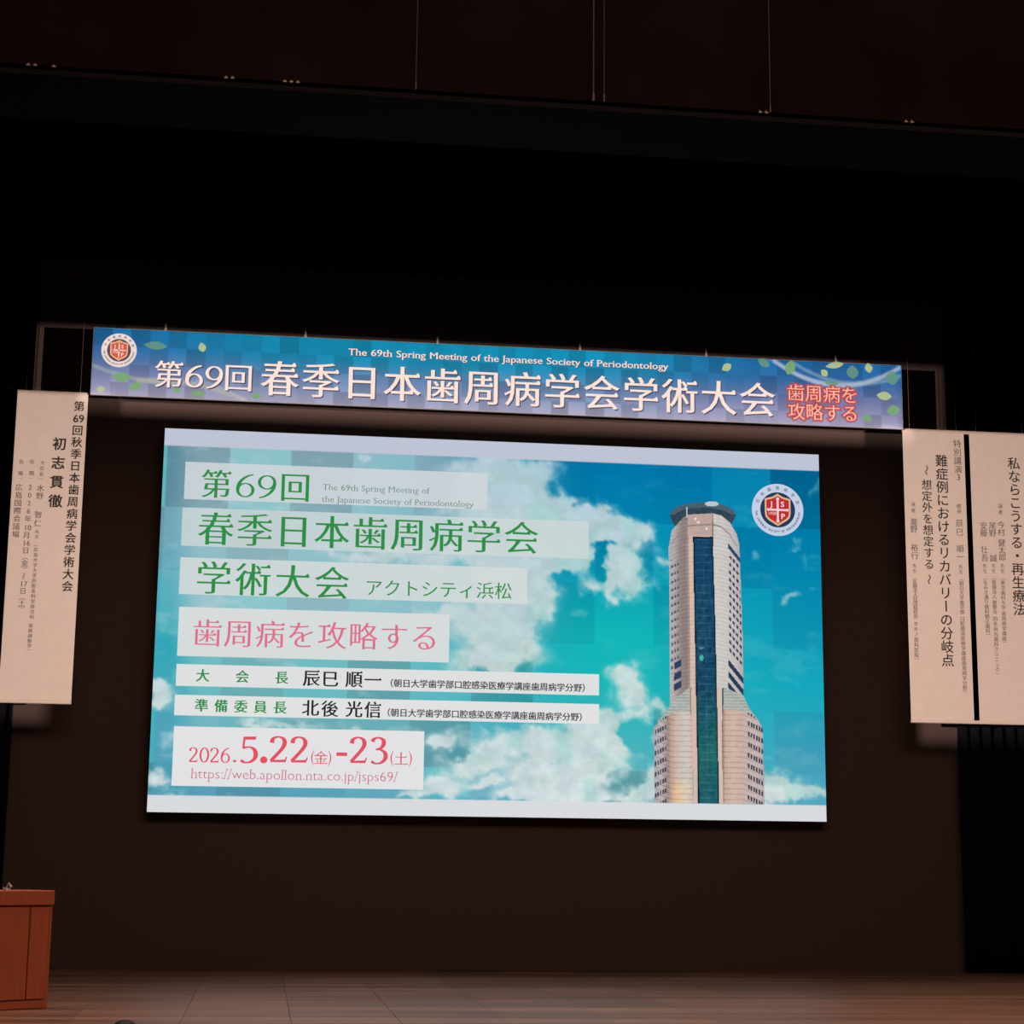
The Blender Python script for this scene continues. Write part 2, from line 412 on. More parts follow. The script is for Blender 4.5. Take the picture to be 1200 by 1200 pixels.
# ------------------------------------------------------------------ the video screen
P = [at(193.5, 501.5, DS), at(958.5, 533, DS), at(969.5, 962.5, DS), at(172, 952, DS)]
SX0 = (P[0].x+P[3].x)/2; SX1 = (P[1].x+P[2].x)/2; SZ1 = (P[0].z+P[1].z)/2; SZ0 = (P[2].z+P[3].z)/2
CX, CZ = (SX0+SX1)/2, (SZ0+SZ1)/2
scr = thing('video_screen', 'large bright video screen with sky and tower slide, hung below the banner', 'screen', (CX, DS, SZ0))
box('screen_casing', (0, .055, (SZ1-SZ0)/2), (SX1-SX0+.02, .10, SZ1-SZ0+.02), pbr('matte_black_casing', (.012, .011, .012), .6), scr, bev=.008)
for fx in (-2.6, 0, 2.6):
    box('rear_bracket', (fx, .19, (SZ1-SZ0)/2), (.12, .17, .5), pbr('matte_black_casing', (.012, .011, .012), .6), scr)

def ell(px, py, cx, cy, rx, ry, ang=0.0):
    a = math.radians(ang); dx, dy = px-cx, py-cy
    u = (dx*math.cos(a)+dy*math.sin(a))/rx; v = (-dx*math.sin(a)+dy*math.cos(a))/ry
    return np.exp(-(u*u+v*v))
CL = [  # cloud masses: photo x, y, radii, strength, slant
 (300,592,130,8,.40,0),(430,650,60,10,.7,0),(540,650,70,14,.9,0),(600,604,70,14,.8,0),(350,848,60,6,.5,0),(260,712,60,6,.4,0),(520,712,60,10,.6,0),(560,600,60,40,.4,0),(570,780,60,14,.55,0),(650,660,40,20,.5,0),(620,900,110,22,.55,0),(540,860,60,16,.45,0),(710,655,30,14,.5,0),
 (560,555,55,30,.55,0),(622,572,50,30,.85,0),(600,545,45,12,.35,0),(650,600,48,24,.95,10),(690,612,40,15,.95,8),(640,645,48,36,1.0,0),(676,640,20,24,.75,0),
 (590,690,45,40,.85,0),(628,700,26,30,.8,0),(560,735,45,30,.85,0),(600,760,42,30,.9,0),(590,785,30,10,.7,0),
 (722,622,34,13,.95,8),(745,634,26,12,.7,0),(735,668,20,22,.95,0),(728,690,30,12,.65,0),(776,655,9,12,.7,0),(748,700,16,14,.6,0),(700,690,22,10,.55,0),
 (733,803,21,20,.95,0),(750,836,20,20,.75,0),(775,822,10,10,.8,0),(702,862,22,30,1.0,0),(715,880,16,18,.9,0),(720,845,16,10,.6,0),(772,872,10,18,.7,0),
 (765,905,20,10,.7,0),(745,928,26,9,.9,0),(765,925,14,10,.9,0),(660,868,36,26,.8,0),(630,865,20,18,.6,0),(595,870,45,14,.65,-20),(560,892,30,9,.8,-15),(520,872,18,9,.75,0),
 (520,920,26,12,.8,0),(490,930,20,8,.7,0),(565,918,14,6,.8,0),(650,922,44,22,1.3,0),(690,880,24,30,.8,0),(600,935,40,8,.8,0),(690,925,22,14,1.0,0),
 (912,915,22,16,1.1,0),(930,928,26,12,.9,20),(955,936,20,6,.7,0),(905,932,12,14,.9,0),
 (932,640,12,4,.42,-10),(945,655,5,14,.3,20),(888,655,7,6,.42,-30),(925,707,22,5,.5,-28),(955,683,10,4,.35,-20),(955,630,10,8,.22,0),(960,575,6,14,.4,20),
 (888,804,8,4,.22,0),(912,802,8,4,.22,0),
 (190,806,24,13,1.0,0),(180,824,12,10,.9,0),(205,868,22,8,.6,0),(178,915,14,8,.8,0),(200,928,18,4,.5,0),(185,880,12,10,.4,0),
 (424,540,11,10,.75,0),(245,545,30,16,.2,0),(185,700,10,50,.15,0),(375,880,40,8,.7,0),(420,857,20,6,.6,0),(300,850,30,6,.6,0)]
HOLES = [(657,684,16,9,.8,0),(708,664,10,26,.95,0),(712,640,14,7,.6,0),(672,570,22,24,.5,0),(738,868,14,17,1.0,0),(560,709,12,14,.7,30),(585,722,12,7,.5,30),(567,850,16,10,.3,0),
 (672,850,10,9,.4,0),(545,880,12,7,.3,0),(183,848,14,10,.9,0),(762,850,6,6,.4,0),(655,895,16,6,.4,0),(690,905,10,6,.3,0)]
V0, V1 = .046, .957
def sky_picture(px, py, u, v):
    wx = (fbm(px/34, py/34)-.5)*44; wy = (fbm(px/34+50, py/34+9)-.5)*40
    wx2 = (fbm(px/8+5, py/8)-.5)*9; wy2 = (fbm(px/8+70, py/8+3)-.5)*9
    x, y = px+wx+wx2, py+wy+wy2
    d = np.zeros_like(px)
    for c in CL: d += c[4]*ell(x, y, *c[:4], c[5])
    h = np.zeros_like(px)
    for c in HOLES: h += c[4]*ell(x, y, *c[:4], c[5])
    nz_ = fbm(px/15+3, py/11+8, 6)
    nf_ = fbm(px/6+33, py/6+21, 5)
    d = d*(.72+.75*nz_+.28*nf_)-h*1.2
    wisps = sstep(.56, .8, fbm(px/34+9, py/15+2, 6))*np.where(px < 700, .30, .13)
    cl = np.clip(sstep(.16, 1.0, d)+wisps*(px > 150), 0, 1)
    # clear sky colour
    t = np.clip((v-V0)/(V1-V0), 0, 1)[:, None]
    def C3(*c): return np.array(c)/255.
    stops = [0, .25, .52, .66, .85, 1.0]
    colsR = [C3(0,116,168), C3(0,132,178), C3(14,152,184), C3(22,164,188), C3(62,164,192), C3(84,170,194)]
    colsM = [C3(0,118,170), C3(2,136,176), C3(16,180,182), C3(26,182,184), C3(82,176,188), C3(96,170,182)]
    colsL = [C3(112,164,184), C3(120,176,190), C3(112,184,192), C3(96,184,190), C3(96,172,184), C3(72,156,182)]
    colsE = [C3(84,148,172), C3(96,158,178), C3(28,158,178), C3(52,162,180), C3(70,156,182), C3(70,156,180)]
    def ramp(cs):
        out = np.zeros((len(px), 3))
        for k in range(3): out[:, k] = np.interp(t[:, 0], stops, [c[k] for c in cs])
        return out
    mid = np.exp(-((px-720)/130)**2)[:, None]
    base = ramp(colsR)*(1-mid)+ramp(colsM)*mid
    left = (1-sstep(420, 700, px))[:, None]
    edge = (1-sstep(195, 240, px))[:, None]
    base = base*(1-left)+(ramp(colsL)*(1-edge)+ramp(colsE)*edge)*left
    # translucent checker tiles
    ku = np.floor((u-.0045)/.0917); kv = np.floor((v-.046)/.166)
    rnd = np.modf(np.abs(np.sin(ku*12.9898+kv*78.233)*43758.5453))[0]
    ck = (ku+kv) % 2
    amt = ((rnd-.5)*.20+(ck-.5)*.12)[:, None]
    teal = C3(30, 190, 190)
    base = np.where(amt > 0, base+(teal-base)*amt*3.0, base*(1+amt*1.0))
    white = np.stack([np.interp(py, [520, 620, 760, 940], [182, 198, 204, 222]), np.interp(py, [520, 620, 760, 940], [206, 216, 220, 230]), np.interp(py, [520, 620, 760, 940], [220, 220, 218, 230])], 1)/255
    grn = sstep(.45, .7, fbm(px/30+40, py/30+4))[:, None]*.5
    white = white*(1-grn)+C3(160, 210, 200)*grn*1.0
    cr_ = (white*(.95+.06*sstep(.3, .7, nz_))[:, None])
    shade = (sstep(.35, .9, fbm(px/20+80, py/20+60))*.20)[:, None]
    cr_ = cr_*(1-shade)+C3(140, 178, 206)*shade
    a = (cl*.95)[:, None]
    col = base*(1-a)+cr_*a
    haze = (1-sstep(480, 700, px))[:, None]*(.30+.24*(rnd[:, None]))*(1-.5*edge)
    haze = haze*(1-sstep(735, 760, py)*(py < 1000)*.6)[:, None]
    col = col*(1-haze)+C3(196, 208, 214)*haze
    band = ((v < V0) | (v > V1))[:, None]
    bandc = np.where((v < .5)[:, None], C3(190, 196, 212), C3(216, 218, 222))
    col = np.where(band, bandc, col)
    return srgb2lin(col), None
screen_m = glow_attr()
picture_grid('screen_picture', SX0, SX1, SZ0, SZ1, DS, 520, 292, sky_picture, screen_m, scr)

def quad(name, pts, Y, m, parent, label=None):
    ps_ = [at(x, y, Y) for x, y in pts]; c = sum(ps_, Vector())/len(ps_)
    me = mesh(name, [(p.x-c.x, 0, p.z-c.z) for p in ps_], [tuple(range(len(ps_)-1, -1, -1))])
    o = link(name, me, m, parent, Vector((c.x, Y, c.z))-parent.location)
    if label: o['label'] = label
    return o
def box_px(tl, br, Y, m, parent, label=None):   # true rectangle in the plane
    a, b_ = at(*tl, Y), at(*br, Y)
    c = Vector(((a.x+b_.x)/2, Y, (a.z+b_.z)/2)); hx, hz = (b_.x-a.x)/2, (a.z-b_.z)/2
    me = mesh('caption_box', [(-hx, 0, -hz), (hx, 0, -hz), (hx, 0, hz), (-hx, 0, hz)], [(0, 1, 2, 3)])
    o = link('caption_box', me, m, parent, c-parent.location)
    if label: o['label'] = label
YB = DS-.002
for tl, br, rgb, al in (((217.5,541),(571,597.5),(208,214,218),.86), ((214,594.5),(690,655),(208,216,216),.74), ((211.5,653),(617.5,708),(212,218,218),.86),
                        ((210,711),(526,776.5),(216,220,220),.97), ((207,778),(702,815),(222,224,224),1), ((205,814),(702,848.5),(224,226,225),1), ((204,851),(496,925.5),(226,226,228),1)):
    box_px(tl, br, YB, glow(rgb, al), scr)
YT = DS-.004
G1 = glow((46,142,70)); G2 = glow((72,150,80)); GREY = glow((104,130,122)); PINK = glow((220,112,138)); RED = glow((226,82,100)); URL = glow((204,104,118)); BLK = glow((36,34,36)); GB = glow((40,140,72)); SM = glow((58,58,60))
MIN = dict(wx=.013, wy=-.010, serif='mincho')
def line(fn, m, parent, Y, label=None, **k):
    i = Ink(); fn(i); return i.build(m, parent, Y, label=label, **k)
def scr_line(fn, m, label=None): return line(fn, m, scr, YT, label)
def _a(i):
    cjk(i, '第', (253.5,567), (253.5,567), 37.5, YT, **MIN)
    cjk(i, '回', (346,571), (346,571), 37.5, YT, **MIN)
    latin(i, '69', (274.5,582), 325, YT, 27.5, wx=.085, wy=.034, serif='book')
scr_line(_a, G1, 'green lettering')
scr_line(lambda i: latin(i, 'The 69th Spring Meeting of', (378,574), 503, YT, 7.2, wx=-.006, wy=-.012, serif='slab'), GREY, 'small grey lettering')
scr_line(lambda i: latin(i, 'the Japanese Society of Periodontology', (377,588), 555, YT, 7.2, wx=-.006, wy=-.012, serif='slab'), GREY, 'small grey lettering')
scr_line(lambda i: cjk(i, '春季日本歯周病学会', (253,619.5), (611,630), 43.5, YT, **MIN), G1, 'green lettering')
def _a(i):
    cjk(i, '学術大会', (250.5,677), (389,683), 43, YT, **MIN)
    cjk(i, 'アクトシティ浜松', (438,688.5), (590,692.5), 21.5, YT, wx=.004, wy=-.004, serif='mincho')
scr_line(_a, G1, 'green lettering')
scr_line(lambda i: cjk(i, '歯周病を攻略する', (243,741.5), (497.5,747), 36, YT, wx=.006, wy=-.012, serif='mincho'), PINK, 'pink lettering')
def _a(i): cjk(i, '大会長', (237.5,791.5), (330,794), 16, YT, wx=.030, wy=.006, serif='mincho')
scr_line(_a, GB, 'bold green lettering')
def _a(i): cjk(i, '準備委員長', (236,826.5), (328,829), 16, YT, wx=.030, wy=.006, serif='mincho')
scr_line(_a, GB, 'bold green lettering')
def _a(i):
    cjk(i, '辰巳', (365,794.5), (387,795.5), 20.5, YT, wx=.022, wy=.002, serif='mincho')
    cjk(i, '順一', (415,796), (437,796.7), 20.5, YT, wx=.022, wy=.002, serif='mincho')
scr_line(_a, BLK, 'black lettering')
def _a(i):
    cjk(i, '北後', (364,829.5), (386.5,830.5), 20.5, YT, wx=.022, wy=.002, serif='mincho')
    cjk(i, '光信', (415,831), (437,831.7), 20.5, YT, wx=.022, wy=.002, serif='mincho')
scr_line(_a, BLK, 'black lettering')
AFF = '（朝日大学歯学部口腔感染医療学講座歯周病学分野）'
scr_line(lambda i: cjk(i, AFF, (456,800.3), (687,806.2), 10.2, YT, wx=.024, wy=.010), SM, 'small black lettering')
scr_line(lambda i: cjk(i, AFF, (452.5,834.8), (683.5,840.3), 10.2, YT, wx=.024, wy=.010), SM, 'small black lettering')
def _a(i):
    latin(i, '2026', (220.5,893), 270, YT, 17.5, wx=.095, wy=.04, serif='book'); latin(i, '.', (271,893), 279, YT, 17)
    latin(i, '5', (279.5,893), 304, YT, 30.5, wx=.112, wy=.042, serif='book')
    latin(i, '.', (303,893), 315, YT, 36, wx=.02, wy=.02)
    latin(i, '22', (314.5,893), 363, YT, 30.5, wx=.112, wy=.042, serif='book')
    latin(i, '(', (363,892.5), 369, YT, 14, wx=-.01, wy=-.01); cjk(i, '金', (376,888), (376,888), 17, YT, wx=.006, wy=-.01, serif='mincho'); latin(i, ')', (383.5,893), 389.5, YT, 14, wx=-.01, wy=-.01)
    latin(i, '-', (392.5,893.5), 408, YT, 31, wx=.01, wy=.0)
    latin(i, '23', (408.5,894), 456, YT, 30.5, wx=.112, wy=.042, serif='book')
    latin(i, '(', (456,893.5), 462, YT, 14, wx=-.01, wy=-.01); cjk(i, '土', (470,889), (470,889), 17, YT, wx=.006, wy=-.01, serif='mincho'); latin(i, ')', (478,894), 484, YT, 14, wx=-.01, wy=-.01)
scr_line(_a, RED, 'red lettering')
scr_line(lambda i: latin(i, 'https://web.apollon.nta.co.jp/jsps69/', (223,912), 466, YT, 11.8, wx=-.012, wy=-.016, serif='slab'), URL, 'thin pink lettering')

# tower picture on the screen
TOW_Y = DS-.003
def tower_picture(px, py, u, v):
    def C3(*c): return np.array(c)/255.
    n = len(px); col = np.zeros((n, 3)); mask = np.zeros(n, bool)
    I = lambda a, xs, ys: np.interp(a, xs, ys)
    def paint(m, c):
        c = np.broadcast_to(np.asarray(c, float), (n, 3)); col[m] = c[m]; mask[m] = True
    g = fbm(px/3, py/3, 3)[:, None]*.06-.03
    def shade(x, stops, cols):
        return np.stack([np.interp(x, stops, [c[k]/255 for c in cols]) for k in range(3)], 1)+g
    # roof crown
    disc = ((px-823.5)/38.5)**2+((py-603)/14.5)**2 < 1
    paint(disc, C3(48, 68, 84)+g)
    rim = disc & (((px-823.5)/34)**2+((py-606)/11)**2 > 1) & (py < 604)
    paint(rim, C3(72, 98, 112)+g)
    paint((((px-834)/8)**2+((py-590.5)/3)**2 < 1), C3(190, 200, 206))
    skirt = (px > 785.5) & (px < 862) & (py > 603) & (py < I(px, [785, 789, 794, 800, 820, 840, 853, 857, 862], [605, 614, 619, 612, 605, 605, 613, 614, 606]))
    paint(skirt & ((px < 805) | (px > 838)), C3(52, 70, 84)+g)
    # shaft
    xl = I(py, [618, 640, 770, 821], [787, 783.7, 785, 785]); xr = I(py, [612, 640, 740, 815], [862, 866.5, 870, 871])
    top = I(px, [784, 787, 793, 800, 807, 835, 845, 855, 863, 867], [640, 622, 615, 607, 603, 601.5, 604, 612, 625, 640])
    sh_ = (px >= xl) & (px <= xr) & (py >= top) & (py < 945)
    t = (px-xl)/(xr-xl)*82+784
    body = shade(t, [784, 790, 797, 803, 806, 808, 812, 834, 836, 848, 860, 866], [(186,180,182),(176,168,168),(146,132,132),(142,126,124),(168,146,138),(216,190,174),(208,186,174),(200,176,168),(206,204,200),(204,200,196),(196,188,188),(186,176,178)])
    curve = np.where(px < 812, (812-px)**2*.012, np.where(px > 836, (px-836)**2*.012, 0))
    fl_ = ((py-curve*.9) % 4.6) < 1.0
    body = body-np.where(fl_, .06, 0)[:, None]
    paint(sh_ & (py < 850), body)
    band = sh_ & (py < 628) & (px > 806) & (px < 836); paint(band, C3(188, 164, 156)+g)
    paint(sh_ & (np.abs(py-top-13-curve*.25) < .9) & (py < 650), C3(146, 132, 130))
    paint(sh_ & (np.abs(px-835.5) < .6) & (py < 640), C3(120, 96, 92))
    # windows of the shaft
    ph = (py-curve*.9-656) % 9.1
    wl = (py > 656) & (py < 790) & (ph < 3.4) & (px > xl+1.5) & (px < 795.5) & (((px-786.5) % 3.6) < 2.3)
    paint(wl & (px >= xl), C3(84, 90, 104))
    ph = (py-(px-855)*1.15-650) % 9.1
    wr = (py > 652) & (py < 768+(px-855)*1.15) & (ph < 3.9) & (px > 854.5) & (px < xr-.8) & (((px-854.5) % 4.1) < 2.6)
    paint(wr, C3(56, 60, 80))
    ln_ = lambda y0, th: (px > 853.5) & (px < xr+.3) & (np.abs(py-y0-(px-853)*1.25) < th)
    paint(ln_(639, 2.8), C3(36, 74, 104))
    for y0 in (775.5, 789, 802): paint(ln_(y0, 3.6), C3(42, 60, 84))
    for y0 in (781, 794, 806):
        paint((px > 790) & (px < 798.5) & (np.abs(py-y0+(px-790)*.55) < 4), C3(48, 64, 88))
    # lower cylinders
    ll = I(py, [838, 846, 853, 938], [778, 769, 765.8, 767.3]); lr = 812
    rl = 846; rr = I(py, [834, 842, 852, 938], [881, 888, 893.5, 896])
    ltop = I(px, [765, 777, 790, 811], [854, 841, 835, 834]); rtop = I(px, [846, 870, 881, 889, 896], [832, 833, 837, 845, 858])
    cu = (790-px)**2*.012
    lb = shade(px, [766, 775, 783, 786, 792, 800, 806, 810], [(176,170,172),(188,180,182),(156,140,136),(188,160,144),(206,182,168),(200,196,188),(206,200,194),(206,186,174)])
    warm = (sstep(905, 925, py)*np.exp(-((px-797)/9)**2))[:, None]
    lb = lb+warm*np.array([.10, .03, -.06])
    lb = lb-np.where(((py+np.where(px < 788, (788-px)*.35, 0)) % 6.2) < 1.2, .09, 0)[:, None]
    lm_ = (px >= ll) & (px <= lr) & (py >= ltop) & (py < 945); paint(lm_, lb)
    rb = shade(px, [847, 850, 858, 870, 876, 886, 893, 896], [(160,126,114),(204,172,156),(208,182,168),(202,176,164),(194,178,172),(198,182,178),(190,176,176),(172,164,170)])
    rb = rb-np.where(((py-np.where(px > 870, (px-870)*.35, 0)) % 6.2) < 1.2, .09, 0)[:, None]
    rm = (px >= rl) & (px <= rr) & (py >= rtop) & (py < 945); paint(rm, rb)
    wl = lm_ & (px > 767.5) & (px < 781.5) & (((py-849+(px-781)*.5) % 12.4) < 5.2) & (((px-767.5) % 2.9) < 1.8); paint(wl, C3(70, 66, 80))
    wr = rm & (px > 876.5) & (px < 894.5) & (((py-845-(px-877)*.5) % 12.4) < 5.4) & (((px-876.5) % 3.1) < 2.0); paint(wr, C3(66, 60, 76))
    # sloping shoulders
    fl1 = (px > I(py, [806, 821, 838, 844], [807, 789, 778, 771])) & (px < 809) & (py > 806) & (py < ltop)
    fr1 = (px > 847) & (px < I(py, [806, 815, 830, 846], [850, 871, 878, 890])) & (py > 806+0*px) & (py < rtop) & (px < 847+(py-804)*2.6)
    s = C3(176, 182, 176)+g-np.where((py % 3.6) < 1, .1, 0)[:, None]
    paint(fl1, s); paint(fr1, s)
    paint((np.abs(px-809.4) < .8) & (py > 806) & (py < 836), C3(150, 130, 120)); paint((np.abs(px-847) < .8) & (py > 806) & (py < 836), C3(84, 92, 92))
    # centre pylon with glass
    gx0 = I(py, [629, 938], [812, 818]); gx1 = I(py, [629, 740, 938], [835.3, 838.6, 842.8])
    py_ = (px > gx0-5) & (px < gx1+4.6) & (py > 806) & (py < 945); paint(py_, shade(px-gx0, [-5, -2, 0, 24, 29], [(216,184,168),(212,184,170),(206,178,166),(214,186,174),(206,190,182)]))
    gm = (px > gx0) & (px < gx1) & (py > 629) & (py < 945)
    gt = I(py, [629, 800, 880, 938], [0, .1, .9, .6])[:, None]
    gc = C3(24, 66, 98)*(1-gt)+C3(34, 104, 100)*gt+g*1.2+(fbm(px/4, py/5)[:, None]-.5)*.12
    gc = gc+np.where(((py % 8.9) < 1.1) & (np.abs(px-(gx0+gx1)/2) < 9), .07, 0)[:, None]
    gc = gc+np.where(np.abs(px-(gx0+gx1)/2) < .5, .04, 0)[:, None]
    paint(gm, gc)
    paint(gm & ((px < gx0+1.5) | (px > gx1-1.3) | (py < 631)), C3(16, 30, 44))
    paint((((px-822)/2.6)**2+((py-771)/3.6)**2 < 1), C3(70, 170, 160)); paint((np.abs(px-822) < 2.6) & (np.abs(py-759.5) < .8), C3(80, 150, 160))
    for a, b_ in ((815, 608), (818.5, 612), (828, 619.5)): paint(((px-a)**2+(py-b_)**2) < 2.0, C3(226, 220, 216))
    paint((np.abs(px-804.7) < .7) & (py > 594) & (py < 606), C3(190, 200, 204))
    return srgb2lin(col), mask
a, b_ = at(762, 585, TOW_Y), at(899, 941, TOW_Y)
bx = at(762, 939.2, TOW_Y)
ba, bb = at(762, 585, TOW_Y), at(899, 940, TOW_Y)
t_ = picture_grid('tower_picture', min(ba.x, bx.x), at(899, 800, TOW_Y).x+.03, SZ0+(1-V1)*(SZ1-SZ0), at(830, 583, TOW_Y).z, TOW_Y, 210, 520, tower_picture, screen_m, scr, flat=True)
t_['label'] = 'picture of a tall beige tower with a blue glass strip'

# ------------------------------------------------------------------ round emblem (used on the screen and on the banner)
def disc_mesh(name, r0, r1, n=48):
    if r0 <= 0: return mesh(name, [(r1*math.cos(2*math.pi*i/n), 0, r1*math.sin(2*math.pi*i/n)) for i in range(n)], [tuple(range(n))])
    vs = []
    for i in range(n):
        a = 2*math.pi*i/n; vs += [(r0*math.cos(a), 0, r0*math.sin(a)), (r1*math.cos(a), 0, r1*math.sin(a))]
    return mesh(name, vs, [(2*i, 2*i+1, (2*i+3) % (2*n), (2*i+2) % (2*n)) for i in range(n)])
def emblem(parent, cpx, rpx, Y, mk, pal):
    c = at(*cpx, Y); R_ = rpx*m_per_px(Y, *cpx)
    e = link('emblem', disc_mesh('emblem', 0, R_), mk(pal['ring']), parent, Vector((c.x, Y, c.z))-parent.location)
    e['label'] = 'round white emblem with a red shield'
    st = .0012
    link('emblem_disc', disc_mesh('emblem_disc', 0, .675*R_), mk(pal['navy']), e, (0, -st, 0))
    sh = [(0,.62),(.2,.5),(.5,.42),(.5,-.1),(.47,-.28),(.36,-.4),(0,-.62),(-.36,-.4),(-.47,-.28),(-.5,-.1),(-.5,.42),(-.2,.5)]
    for k, (s, col) in enumerate(((1.0, 'gold'), (.87, 'red'))):
        link('shield_border' if k == 0 else 'shield', mesh('shield', [(x*R_*s, 0, z*R_*s) for x, z in reversed(sh)], [tuple(range(len(sh)))]), mk(pal[col]), e, (0, -st*(2+k), 0))
    cv = []; cf = []
    def pl(pts): i = len(cv); cv.extend((x*R_, 0, z*R_) for x, z in pts); cf.append(tuple(range(i, i+len(pts))))
    pl([(-.38,-.04),(.38,-.04),(.38,.035),(-.38,.035)]); pl([(-.04,-.43),(.04,-.43),(.04,.43),(-.04,.43)])
    for cxx, cz in ((0,.42),(0,-.43)): pl([(cxx+.065*math.cos(a*math.pi/4), cz+.065*math.sin(a*math.pi/4)) for a in range(8)])
    for cxx in (-.37,.37): pl([(cxx+.055*math.cos(a*math.pi/4), .055*math.sin(a*math.pi/4)) for a in range(8)])
    link('cross', mesh('cross', cv, cf), mk(pal['pale']), e, (0, -st*4, 0))
    i1 = Ink()
    for ch, x, z, s in (('J',-.27,.12,.3),('S',.12,.12,.3),('P',.12,-.34,.3)):
        i1.add(glyph(ch, .03, .02, 'slab'), x*R_, z*R_, s*R_, s*R_*.95)
    x = -.37
    for ch in '1958': g = glyph(ch, .02, .0); i1.add(g, x*R_, -.2*R_, .13*R_, .17*R_); x += .078
    me = mesh('lettering', i1.v, i1.f); link('lettering', me, mk(pal['pale']), e, (0, -st*4, 0))['kind'] = 'stuff'
    i2 = Ink(); top = '日本歯周病学会'
    for k, ch in enumerate(top):
        a = math.radians(158-k*(136/6)); r = .835; s = .155*R_; g = glyph(ch, .01, .01); rot = a-math.pi/2
        i2.add(([(p-.5, q-.38) for p, q in g[0]], g[1]), r*R_*math.cos(a), r*R_*math.sin(a), s, s, rot)
    bot = 'THE JAPANESE SOCIETY OF PERIODONTOLOGY'; n = len(bot)
    for k, ch in enumerate(bot):
        if ch == ' ': continue
        a = math.radians(186+k*(168/(n-1))); g = glyph(ch, .03, .02); s = .115*R_; r = .835
        i2.add(([(p-g[2]/2, q-.35) for p, q in g[0]], g[1]), r*R_*math.cos(a), r*R_*math.sin(a), s, s, a+math.pi/2)
    link('lettering', mesh('lettering', i2.v, i2.f), mk(pal['dark']), e, (0, -st*4, 0))['kind'] = 'stuff'
    return e
emblem(scr, (911.3, 597.5), 30.2, DS-.002, glow, dict(ring=(196,206,228), navy=(34,58,90), gold=(226,180,140), red=(190,48,46), pale=(236,206,214), dark=(84,92,116)))

# ------------------------------------------------------------------ the banner
Pn = [at(110, 384, DN), at(1056.5, 427.5, DN), at(1058.5, 503, DN), at(105.5, 462, DN)]
BX0 = (Pn[0].x+Pn[3].x)/2; BX1 = (Pn[1].x+Pn[2].x)/2; BZ1 = (Pn[0].z+Pn[1].z)/2; BZ0 = (Pn[2].z+Pn[3].z)/2
ban = thing('hanging_banner', 'long blue banner with white Japanese title hung on wires above the screen', 'banner', ((BX0+BX1)/2, DN, BZ0))
box('banner_board', (0, .022, (BZ1-BZ0)/2), (BX1-BX0, .04, BZ1-BZ0), pbr('board_edge', (.45, .42, .40), .85), ban, bev=.002)
LEAF = [(182,405,14,5,3),(237,407,6,4.5,75),(142,442,11,6,0),(118,456,4,5,80),(159,453,8,5,-20),(207,456,5,4,20),(232,461,9,4,0),(300,464,7,3.5,0)]
def banner_picture(px, py, u, v):
    def C3(*c): return np.array(c)/255.
    t = v[:, None]
    def ramp(cs):
        st = [0, .3, .6, 1.0]; return np.stack([np.interp(v, st, [c[k]/255 for c in cs]) for k in range(3)], 1)
    e = ramp([(22,98,156),(50,100,160),(106,116,162),(166,160,188)])
    c = ramp([(8,138,176),(20,134,174),(96,130,172),(160,156,184)])
    m = np.exp(-((u-.42)/.33)**4)[:, None]
    base = e*(1-m)+c*m
    asp = (BX1-BX0)/(BZ1-BZ0)
    T = 3.75
    ku = np.floor(u*asp*T); kv = np.floor(v*T)
    rnd = np.modf(np.abs(np.sin(ku*12.9898+kv*78.233)*43758.5453))[0]
    amt = ((ku+kv) % 2-.5)*.075+(rnd-.5)*.10
    base = base*(1+amt[:, None]*1.3)
    # pale ribbons
    def rib(pts, wd, al, col=(190, 190, 205)):
        nonlocal base
        xs = [p[0] for p in pts]; ys = [p[1] for p in pts]
        yc = np.interp(px, xs, ys); ins = (px >= xs[0]) & (px <= xs[-1])
        a_ = np.exp(-((py-yc)/wd)**4)*ins*al
        base = base*(1-a_[:, None])+C3(*col)*a_[:, None]
    def arc(x0, y0, x1, y1, sag, n=14): return [(x0+(x1-x0)*k/n, y0+(y1-y0)*k/n+sag*4*(k/n)*(1-k/n)) for k in range(n+1)]
    rib(arc(104, 426, 205, 450, 5), 2.6, .6, (160,176,170)); rib(arc(160, 446, 290, 470, -8), 3.2, .5, (196,190,170)); rib(arc(230, 446, 290, 472, -4), 1.6, .4)
    rib(arc(905, 421, 1056, 430, 26), 3.0, .75, (196,200,216)); rib(arc(925, 422, 1056, 440, 18), 2.4, .5, (170,186,206)); rib(arc(900, 420, 990, 455, 6), 2, .3)
    base = base+(fbm(px/5, py/5)[:, None]-.5)*.025
    al = 0.80*srgb2lin(base)/WHITE_B
    return np.clip(al, 0, 1), None
picture_grid('banner_print', BX0+.004, BX1-.004, BZ0+.004, BZ1-.004, DN-.0005, 560, 48, banner_picture, ink_attr(), ban)
def leaf(cx, cy, l, wd, ang, m):
    Y = DN-.002; c = at(cx, cy, Y); s = m_per_px(Y, cx, cy); a = math.radians(-ang); pts = []
    for k in range(9): t = k/8; pts.append((-l+2*l*t, wd*math.sin(math.pi*t)**.8*(1+.25*(t-.5))))
    for k in range(7, 0, -1): t = k/8; pts.append((-l+2*l*t, -wd*math.sin(math.pi*t)**.8*(1+.25*(t-.5))))
    n = len(pts)
    vs = [((x*math.cos(a)-z*math.sin(a))*s, 0, (x*math.sin(a)+z*math.cos(a))*s) for x, z in pts]
    link('printed_leaf', mesh('printed_leaf', vs, [tuple(range(n-1, -1, -1))]), m, ban, Vector((c.x, Y, c.z))-ban.location)
g1 = ink((134,186,128), .75); g2 = ink((186,206,150), .85); g3 = ink((120,176,150), .6)
for args in LEAF: leaf(*args, g3 if args[1] < 410 and args[0] < 200 else g2 if args[0] in (237, 118) else g1)
